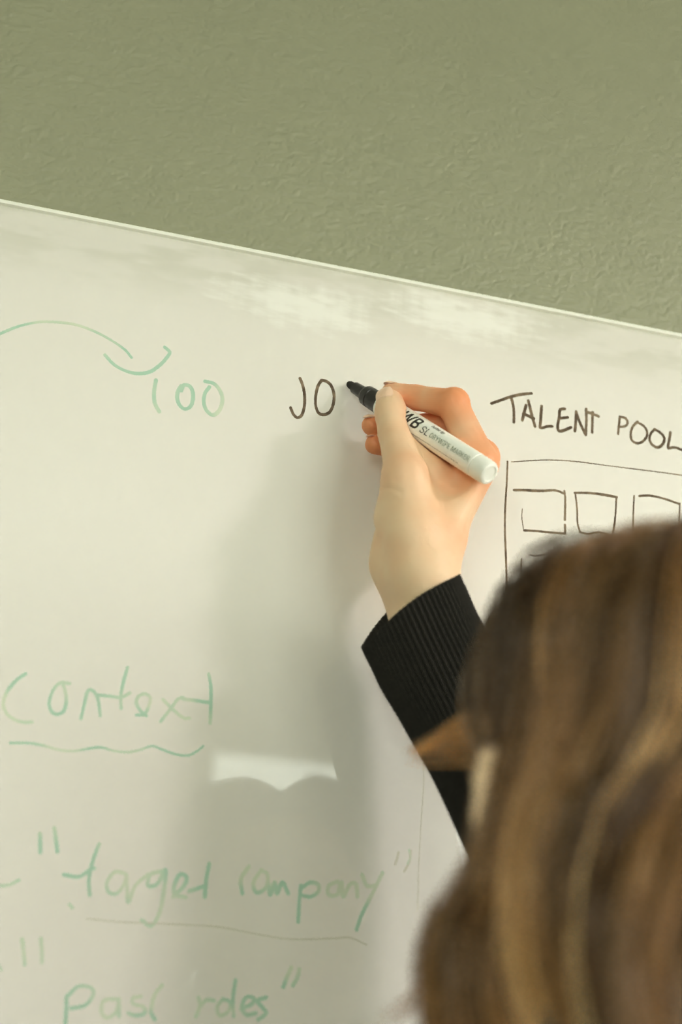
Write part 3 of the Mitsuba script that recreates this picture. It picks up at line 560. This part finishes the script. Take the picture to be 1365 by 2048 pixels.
# nails: thin curved plates set into the fingertips
scene['nail'] = twosided({'type': 'principled', 'base_color': rgb(*S(236, 200, 172)), 'roughness': 0.25, 'specular': 0.5})
nails = [('thumb', 'thumb_ip', 'thumb_tip', -FWD * .75 - V(.55, 0, 0) + V(0, 0, .35), .0094, .0068, .0085), ('index', 'index_dip', 'index_tip', V(-.15, -.25, 1.0), .0072, .0050, .0062),
         ('middle', 'middle_dip', 'middle_tip', V(-.7, -.35, .8), .0070, .0048, .0056), ('ring', 'ring_dip', 'ring_tip', V(-.8, -.3, .6), .0068, .0046, .0054)]
for i, (nm, a, b, up, r, wd, ln) in enumerate(nails):
    d, n, s = frame(J[b] - J[a], up)
    u, w = np.meshgrid(np.linspace(-1, 1, 13), np.linspace(-1, 1, 13), indexing='ij')
    lim = (1 - np.abs(u) ** 2.6) ** (1 / 2.6)
    ww = w * lim
    ang = ww * wd / r
    rr = r + .0004 - .0010 * np.clip(u, 0, 1) ** 2 * .6
    P0 = J[b] + d * (.0015)
    v = P0 + (u * ln * .75 + .001)[..., None] * d + (rr * np.cos(ang) * (1 - .25 * np.clip(u, 0, 1) ** 2))[..., None] * n + (rr * np.sin(ang))[..., None] * s
    v = np.concatenate([v.reshape(-1, 3), (v - n * .0007).reshape(-1, 3)])
    f = []
    for x in range(12):
        for y in range(12):
            q = [x * 13 + y, (x + 1) * 13 + y, (x + 1) * 13 + y + 1, x * 13 + y + 1]; f += [q, [k + 169 for k in q[::-1]]]
    put('person__fingernail' + (f'_{i:03d}' if i else ''), trimesh.Trimesh(v, np.vstack([np.array(f)[:, [0, 1, 2]], np.array(f)[:, [0, 2, 3]]]), process=False), 'nail', True)
labels['person__fingernail'] = {'label': 'thumb nail'}

# ------------------------------------------------------------------ clothes
def knit(p, n, uv): return mix(S(24, 24, 22), S(48, 46, 42), fbm(p.x * 900, p.y * 900, p.z * 900))
def fuzz(p, n, uv): return fbm(p.x * 1400, p.y * 1400, p.z * 1400)
scene['knit'] = twosided({'type': 'bumpmap', 'arbitrary': proc(fuzz, eps=2e-4), 'scale': 0.0006,
                 'bsdf': {'type': 'principled', 'base_color': proc(knit), 'roughness': 0.95, 'specular': 0.15, 'sheen': 0.35}})
mat('trouser', S(44, 46, 54), 0.9, 0.1); mat('shoe', S(58, 52, 46), 0.5)
def sweater_sdf(p):
    d = torso_sdf(p, .013)
    d = np.maximum(d, .87 - p[..., 2])
    d = np.maximum(d, -(cone(p, NECK0, NECK1 + V(0, 0, -.012), .062, .064)))
    d = np.maximum(d, -(np.linalg.norm(p - WRL, axis=-1) - .040))
    return d
sw = surface_nets(sweater_sdf, blo, bhi, .0065)
put('person__sweater', sw, 'knit', True)
collar_c = NECK1 + V(0, -.004, .008)
tr = surface_nets(lambda p: np.maximum(np.minimum(np.minimum(smin(cone(p, HPL, KNL, .096, .066), cone(p, KNL, ANL, .065, .056), .03), smin(cone(p, HPR, KNR, .096, .066), cone(p, KNR, ANR, .065, .056), .03)),
                                          np.maximum(torso_sdf(p, .007, False), p[..., 2] - .97)), .06 - p[..., 2]), blo, bhi, .008)
put('person__trousers', tr, 'trouser', True)
for i, (a, e) in enumerate(((ANL, -1), (ANR, 1))):
    sh = surface_nets(lambda p: np.maximum(smin(cone(p, a + V(0, -.025, -.04), a + V(.02 * e, .145, -.056), .042, .036), cone(p, a + V(0, 0, .03), a + V(0, 0, -.03), .046, .046), .02), .001 - p[..., 2]), a + V(-.12, -.12, -.09), a + V(.12, .24, .1), .005)
    put('person__shoe' + (f'_{i:03d}' if i else ''), sh, 'shoe', True)
# ribbed sleeve: loft of ribbed rings from the wide cuff to the elbow
def sleeve(rings, ribs=66, per=8, thick=.0022):
    n = ribs * per; a = np.arange(n) * 2 * np.pi / n
    rib = .0011 * np.clip(np.cos(a * ribs) * 1.6, -1, .85)
    up_ = rings[8][0] - rings[16][0]; up_ = up_ / np.linalg.norm(up_)
    V_, F_ = [], []
    for ri, (c, ex, ey, k) in enumerate(rings):
        L = (1 + (rib * k)[:, None] / np.linalg.norm(ex))
        lip = .0045 * math.exp(-(max(0, ri - 7) / 5.0) ** 2) * (np.clip(1 - (np.cos(a) - .15) ** 2 * 1.6, -1, 1))[:, None] * up_
        V_.append(c + lip + L * (np.cos(a)[:, None] * ex + np.sin(a)[:, None] * ey))
    V_ = np.array(V_); m = len(rings)
    i, q = np.meshgrid(np.arange(m - 1), np.arange(n), indexing='ij')
    Q = np.stack([i * n + q, i * n + (q + 1) % n, (i + 1) * n + (q + 1) % n, (i + 1) * n + q], -1).reshape(-1, 4)
    me = trimesh.Trimesh(V_.reshape(-1, 3), np.vstack([Q[:, [0, 1, 2]], Q[:, [0, 2, 3]]]), process=False)
    return me
ctl = SLEEVE                                          # (centre, half-width vector across the view, half-depth vector), cuff to elbow
C_ = [np.array(c[0]) for c in ctl]; A_ = [np.array(c[1]) for c in ctl]; B_ = [np.array(c[2]) for c in ctl]
cc, aa, bb = catmull(C_, 14), catmull(A_, 14), catmull(B_, 14)
wob = lambda i, s: (meshkit.noise(np.array([[i * .11, s, 2.5]]))[0] - .5)
rings = []
for i in range(6):                                    # turned-in inner face of the cuff
    s = .80 + .14 * i / 5
    rings.append((cc[8 - i], aa[8 - i] * s * .99, bb[8 - i] * s * .99, .6))
rings.append((cc[0] + (cc[0] - cc[3]) * .02, aa[0] * .965, bb[0] * .965, .5))
rings.append((cc[0] + (cc[0] - cc[3]) * .06, aa[0] * .985, bb[0] * .985, .9))
for i in range(len(cc)):
    w = 1 + .035 * wob(i, 1.3); rings.append((cc[i], aa[i] * w, bb[i] * w, 1.0))
put('person__sleeve', sleeve(rings), 'knit', True)
labels['person__sleeve'] = {'label': 'black ribbed knit sleeve with a wide flared cuff'}

# ------------------------------------------------------------------ hair
def strand_mesh(paths, radius, taper=.25):
    """paths (N, K, 3) -> one mesh of thin three-sided tubes"""
    N, K, _ = paths.shape
    t = np.gradient(paths, axis=1); t /= np.linalg.norm(t, axis=-1, keepdims=True) + 1e-9
    ref = np.where(np.abs(t[..., 2:]) < .9, V(0, 0, 1), V(1, 0, 0)); a = np.cross(t, ref); a /= np.linalg.norm(a, axis=-1, keepdims=True) + 1e-9
    b = np.cross(t, a); r = np.asarray(radius).reshape(-1, 1) * (1 - (1 - taper) * np.linspace(0, 1, K)[None] ** 2)
    ang = np.arange(3) * 2 * np.pi / 3
    v = paths[:, :, None] + r[..., None, None] * (np.cos(ang)[:, None] * a[:, :, None] + np.sin(ang)[:, None] * b[:, :, None])
    base = (np.arange(N) * K * 3)[:, None, None] + (np.arange(K - 1) * 3)[None, :, None]
    k = np.arange(3)[None, None]; k2 = (k + 1) % 3
    q = np.stack([base + k, base + k2, base + 3 + k2, base + 3 + k], -1).reshape(-1, 4)
    return trimesh.Trimesh(v.reshape(-1, 3), np.vstack([q[:, [0, 1, 2]], q[:, [0, 2, 3]]]), process=False)
def drape(root, layer, side, steps=34, ds=.0155):
    """particles that leave the parting, follow the head and then fall; local head frame, metres"""
    x = root.copy(); R = np.array([.076, .097, .103])
    gl = RH.T @ V(0, 0, -1.0)
    v = np.stack([side * .9, np.zeros_like(side) - .10, .15 * np.ones_like(side)], 1)
    out = [x.copy()]
    for s in range(steps - 1):
        lo_ = (x[:, 2] < .01)[:, None]; v = np.where(lo_, .78 * v + .45 * gl[None], .88 * v + .27 * gl[None])
        v /= np.linalg.norm(v, axis=1, keepdims=True)
        x = x + v * ds
        grow = np.minimum(1, .25 + s / 7.0)
        Rl = R + (layer * grow)[:, None]
        k = (np.abs(x / Rl) ** 3.6).sum(1) ** (1 / 3.6); push = (k < 1) | ((x[:, 2] > .0) & (k < 1.25))
        xn = x / np.maximum(k, 1e-6)[:, None]
        x = np.where(push[:, None], xn, x)
        # the long ends lie on the back: shoulders and shoulder blades hold them off
        w = HEAD + x @ RH.T; pushy = np.zeros(len(x))
        for c, r in ((V(HEAD[0] + .01, HEAD[1] - .055, 1.22), V(.165, .115, .215)), ((SHL + SHR) / 2 + V(0, 0, -.005), V(.215, .072, .066)), ((NECK0 + NECK1) / 2, V(.062, .062, .12))):
            e = 1 - ((w[:, 0] - c[0]) / r[0]) ** 2 - ((w[:, 2] - c[2]) / r[2]) ** 2
            yb = c[1] - (r[1] + layer * .8) * np.sqrt(np.maximum(e, 0))
            pushy = np.where((e > 0) & (w[:, 1] > yb) & (w[:, 1] < HEAD[1] + .06), np.maximum(pushy, w[:, 1] - yb), pushy)
        w[:, 1] -= np.minimum(pushy, .015)
        x = (w - HEAD) @ RH
        v = np.where(s > 0, (x - out[-1]), v); v /= np.linalg.norm(v, axis=1, keepdims=True) + 1e-9
        out.append(x.copy())
    return np.stack(out, 1)
NG, CH = 680, 13
u = rng.random(NG * 6); az = rng.random(NG * 6) * 2 * np.pi
z = -.55 + 1.55 * u; rr = np.sqrt(np.clip(1 - z * z, 0, 1))
root = np.stack([.076 * rr * np.cos(az), .097 * rr * np.sin(az), .103 * z], 1)
PART = .012                                           # the parting lies a little to one side
ok = ~((root[:, 1] > .045) & (root[:, 2] < .070)) & ~((root[:, 1] > .02) & (root[:, 2] < -.02)) & (root[:, 2] > -.065)
root = root[ok][:NG]
side = np.where(root[:, 0] < PART, -1.0, 1.0) * np.clip(.25 + np.abs(root[:, 0] - PART) / .05, .25, 1) * np.where((root[:, 1] < -.035) & (root[:, 2] < .085), .12, 1)
layer = .002 + .011 * rng.random(len(root))
g = drape(root, layer, side)
K = g.shape[1]; tt = np.linspace(0, 1, K)
# on the left the hair is tucked behind the ear
tk = np.clip((.050 - g[..., 2]) / .045, 0, 1); tk = tk * tk * (3 - 2 * tk)
sw_ = np.clip((-g[..., 0] - .025) / .045, 0, 1); sw_ = sw_ * sw_ * (3 - 2 * sw_) * tk
g[..., 1] -= np.maximum(0, g[..., 1] + .016 - .012 * rng.random((len(g), 1))) * np.clip((-g[..., 0] - .005) / .02, 0, 1) * tk
gx = -(.085 + .012 * rng.random((len(g), 1)))
g[..., 0] += (np.minimum(g[..., 0], gx) - g[..., 0]) * sw_
NGu = len(g)
azg = np.arctan2(g[:, 6, 1], g[:, 6, 0])
nx = g[..., :2] / (np.linalg.norm(g[..., :2], axis=-1, keepdims=True) + 1e-9)
wv = .0062 * np.sin(2 * np.pi * -g[..., 2] / .135 + 2.5 * meshkit.noise(np.stack([azg * 2.2, azg * 0, azg * 0], -1), 4)[:, None] * 2) * np.clip((-.02 - g[..., 2]) / .06, 0, 1)
g[..., :2] += wv[..., None] * nx
ph = rng.random((NGu, 1)) * 6.28; fr = 5 + 5 * rng.random((NGu, 1)); am = (.002 + .007 * rng.random((NGu, 1))) * tt[None] ** 1.3
g[..., 0] += am * np.sin(tt[None] * fr + ph); g[..., 1] += am * np.cos(tt[None] * fr * .9 + ph * 1.7)
g[..., 0] += np.where(g[..., 0] < PART, -1, 1) * np.clip((np.abs(g[..., 0] - PART) - .02) / .05, 0, 1) * (.007 * np.clip((.008 - g[..., 2]) / .16, 0, 1) ** 1.1 + .015 * np.exp(-((g[..., 2] + .030) / .045) ** 2))
off = rng.normal(size=(NGu, CH, 1, 3)) * (.0024 * (1 - .3 * tt) + .0004)[None, None, :, None]
tw = rng.random((NGu, CH, 1)) * 6.28
fly = .0012 * np.stack([np.sin(tt * 14 + tw), np.cos(tt * 12 + 2 * tw), np.sin(tt * 9 + 3 * tw)], -1)
st = (g[:, None] + off + fly * tt[None, None, :, None]).reshape(-1, K, 3)
W_ = HEAD + st @ RH.T
rad = .00034 + .00038 * rng.random(len(W_))
hm = strand_mesh(W_, rad)
# root-dark, honey-gold lengths; each lock has its own tone; palest streaks paint in sheen
tg = np.clip(.5 + 1.8 * (meshkit.noise(np.stack([azg * 9, azg * 0 + .3, azg * 0], -1), 9) - .5) + .65 * (rng.random(NGu) - .5), 0, 1)
tone = np.repeat(tg, CH) * .85 + .15 * rng.random(len(W_))
dk, md, lt = np.array(S(*HAIRC[0])), np.array(S(*HAIRC[1])), np.array(S(*HAIRC[2]))
along = np.clip((tt[None] - .12) / .45, 0, 1) * (.35 + .65 * tone[:, None])
c = dk * (1 - along[..., None]) + md * along[..., None]
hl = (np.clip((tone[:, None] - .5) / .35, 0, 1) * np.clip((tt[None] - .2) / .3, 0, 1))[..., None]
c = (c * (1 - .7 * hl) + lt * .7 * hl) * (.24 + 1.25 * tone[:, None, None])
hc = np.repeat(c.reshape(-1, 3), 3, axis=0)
scene['hair'] = twosided({'type': 'principled', 'base_color': {'type': 'mesh_attribute', 'name': 'vertex_color'}, 'roughness': 0.32, 'specular': 0.6})
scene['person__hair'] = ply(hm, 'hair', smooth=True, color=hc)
labels['person__hair'] = {'label': 'long brown hair with golden lengths', 'kind': 'stuff'}
# under-layer close to the scalp so that no skin shows between strands
cap = trimesh.creation.icosphere(5, 1.0); cv = cap.vertices * V(.0760, .0970, .1028)
keep = ~((cv[:, 1] > .048) & (cv[:, 2] < .068)) & ~((cv[:, 1] > .000) & (cv[:, 2] < .012)) & (cv[:, 2] > -.075)
cap.update_faces(keep[cap.faces].all(1)); cap.remove_unreferenced_vertices()
cap = trimesh.Trimesh(HEAD + (cap.vertices * V(.0760, .0970, .1028)) @ RH.T, cap.faces, process=False)
mat('hair_under', S(52, 38, 24), 0.6)
put('person__hair_underlayer', cap, 'hair_under', True)
# the wisp blown out towards the board on the left
wn = 150
wp = np.array(WISP)
base = catmull(wp, 5); Kw = len(base)
sp = np.linspace(0, 1, Kw)
o = rng.normal(size=(wn, 1, 3)) * np.array([.003, .007, .0056]) * (1 - .75 * sp[None, :, None] ** 1.2)
ln = .55 + .45 * rng.random(wn)
ws = np.stack([np.stack([np.interp(sp * l, sp, base[:, k]) for k in range(3)], 1) for l in ln]) + o
wt = rng.random(wn) ** 1.6
wc = (dk * (1 - wt[:, None]) + md * wt[:, None])[:, None] * np.ones((1, Kw, 1)) * (.8 + .5 * sp[None, :, None])
fb = catmull(np.array(FLYAWAY), 7)[None] + rng.normal(size=(9, 1, 3)) * .0022 * np.linspace(.3, 1.2, 22)[None, :, None]
fb = np.stack([fb[:, np.linspace(0, 21, Kw).astype(int), k] for k in range(3)], -1)
ws = np.concatenate([ws, fb]); wc = np.concatenate([wc, np.broadcast_to(md * .35, fb.shape)])
scene['person__hair_wisp'] = ply(strand_mesh(ws, .0003 + .0003 * rng.random(len(ws))), 'hair', smooth=True, color=np.repeat(wc.reshape(-1, 3), 3, axis=0))
labels['person__hair_wisp'] = {'label': 'loose wisp of hair blown across the sleeve', 'kind': 'stuff'}
tag('person', 'person with long brown hair and black ribbed sweater writing on the whiteboard', 'person')
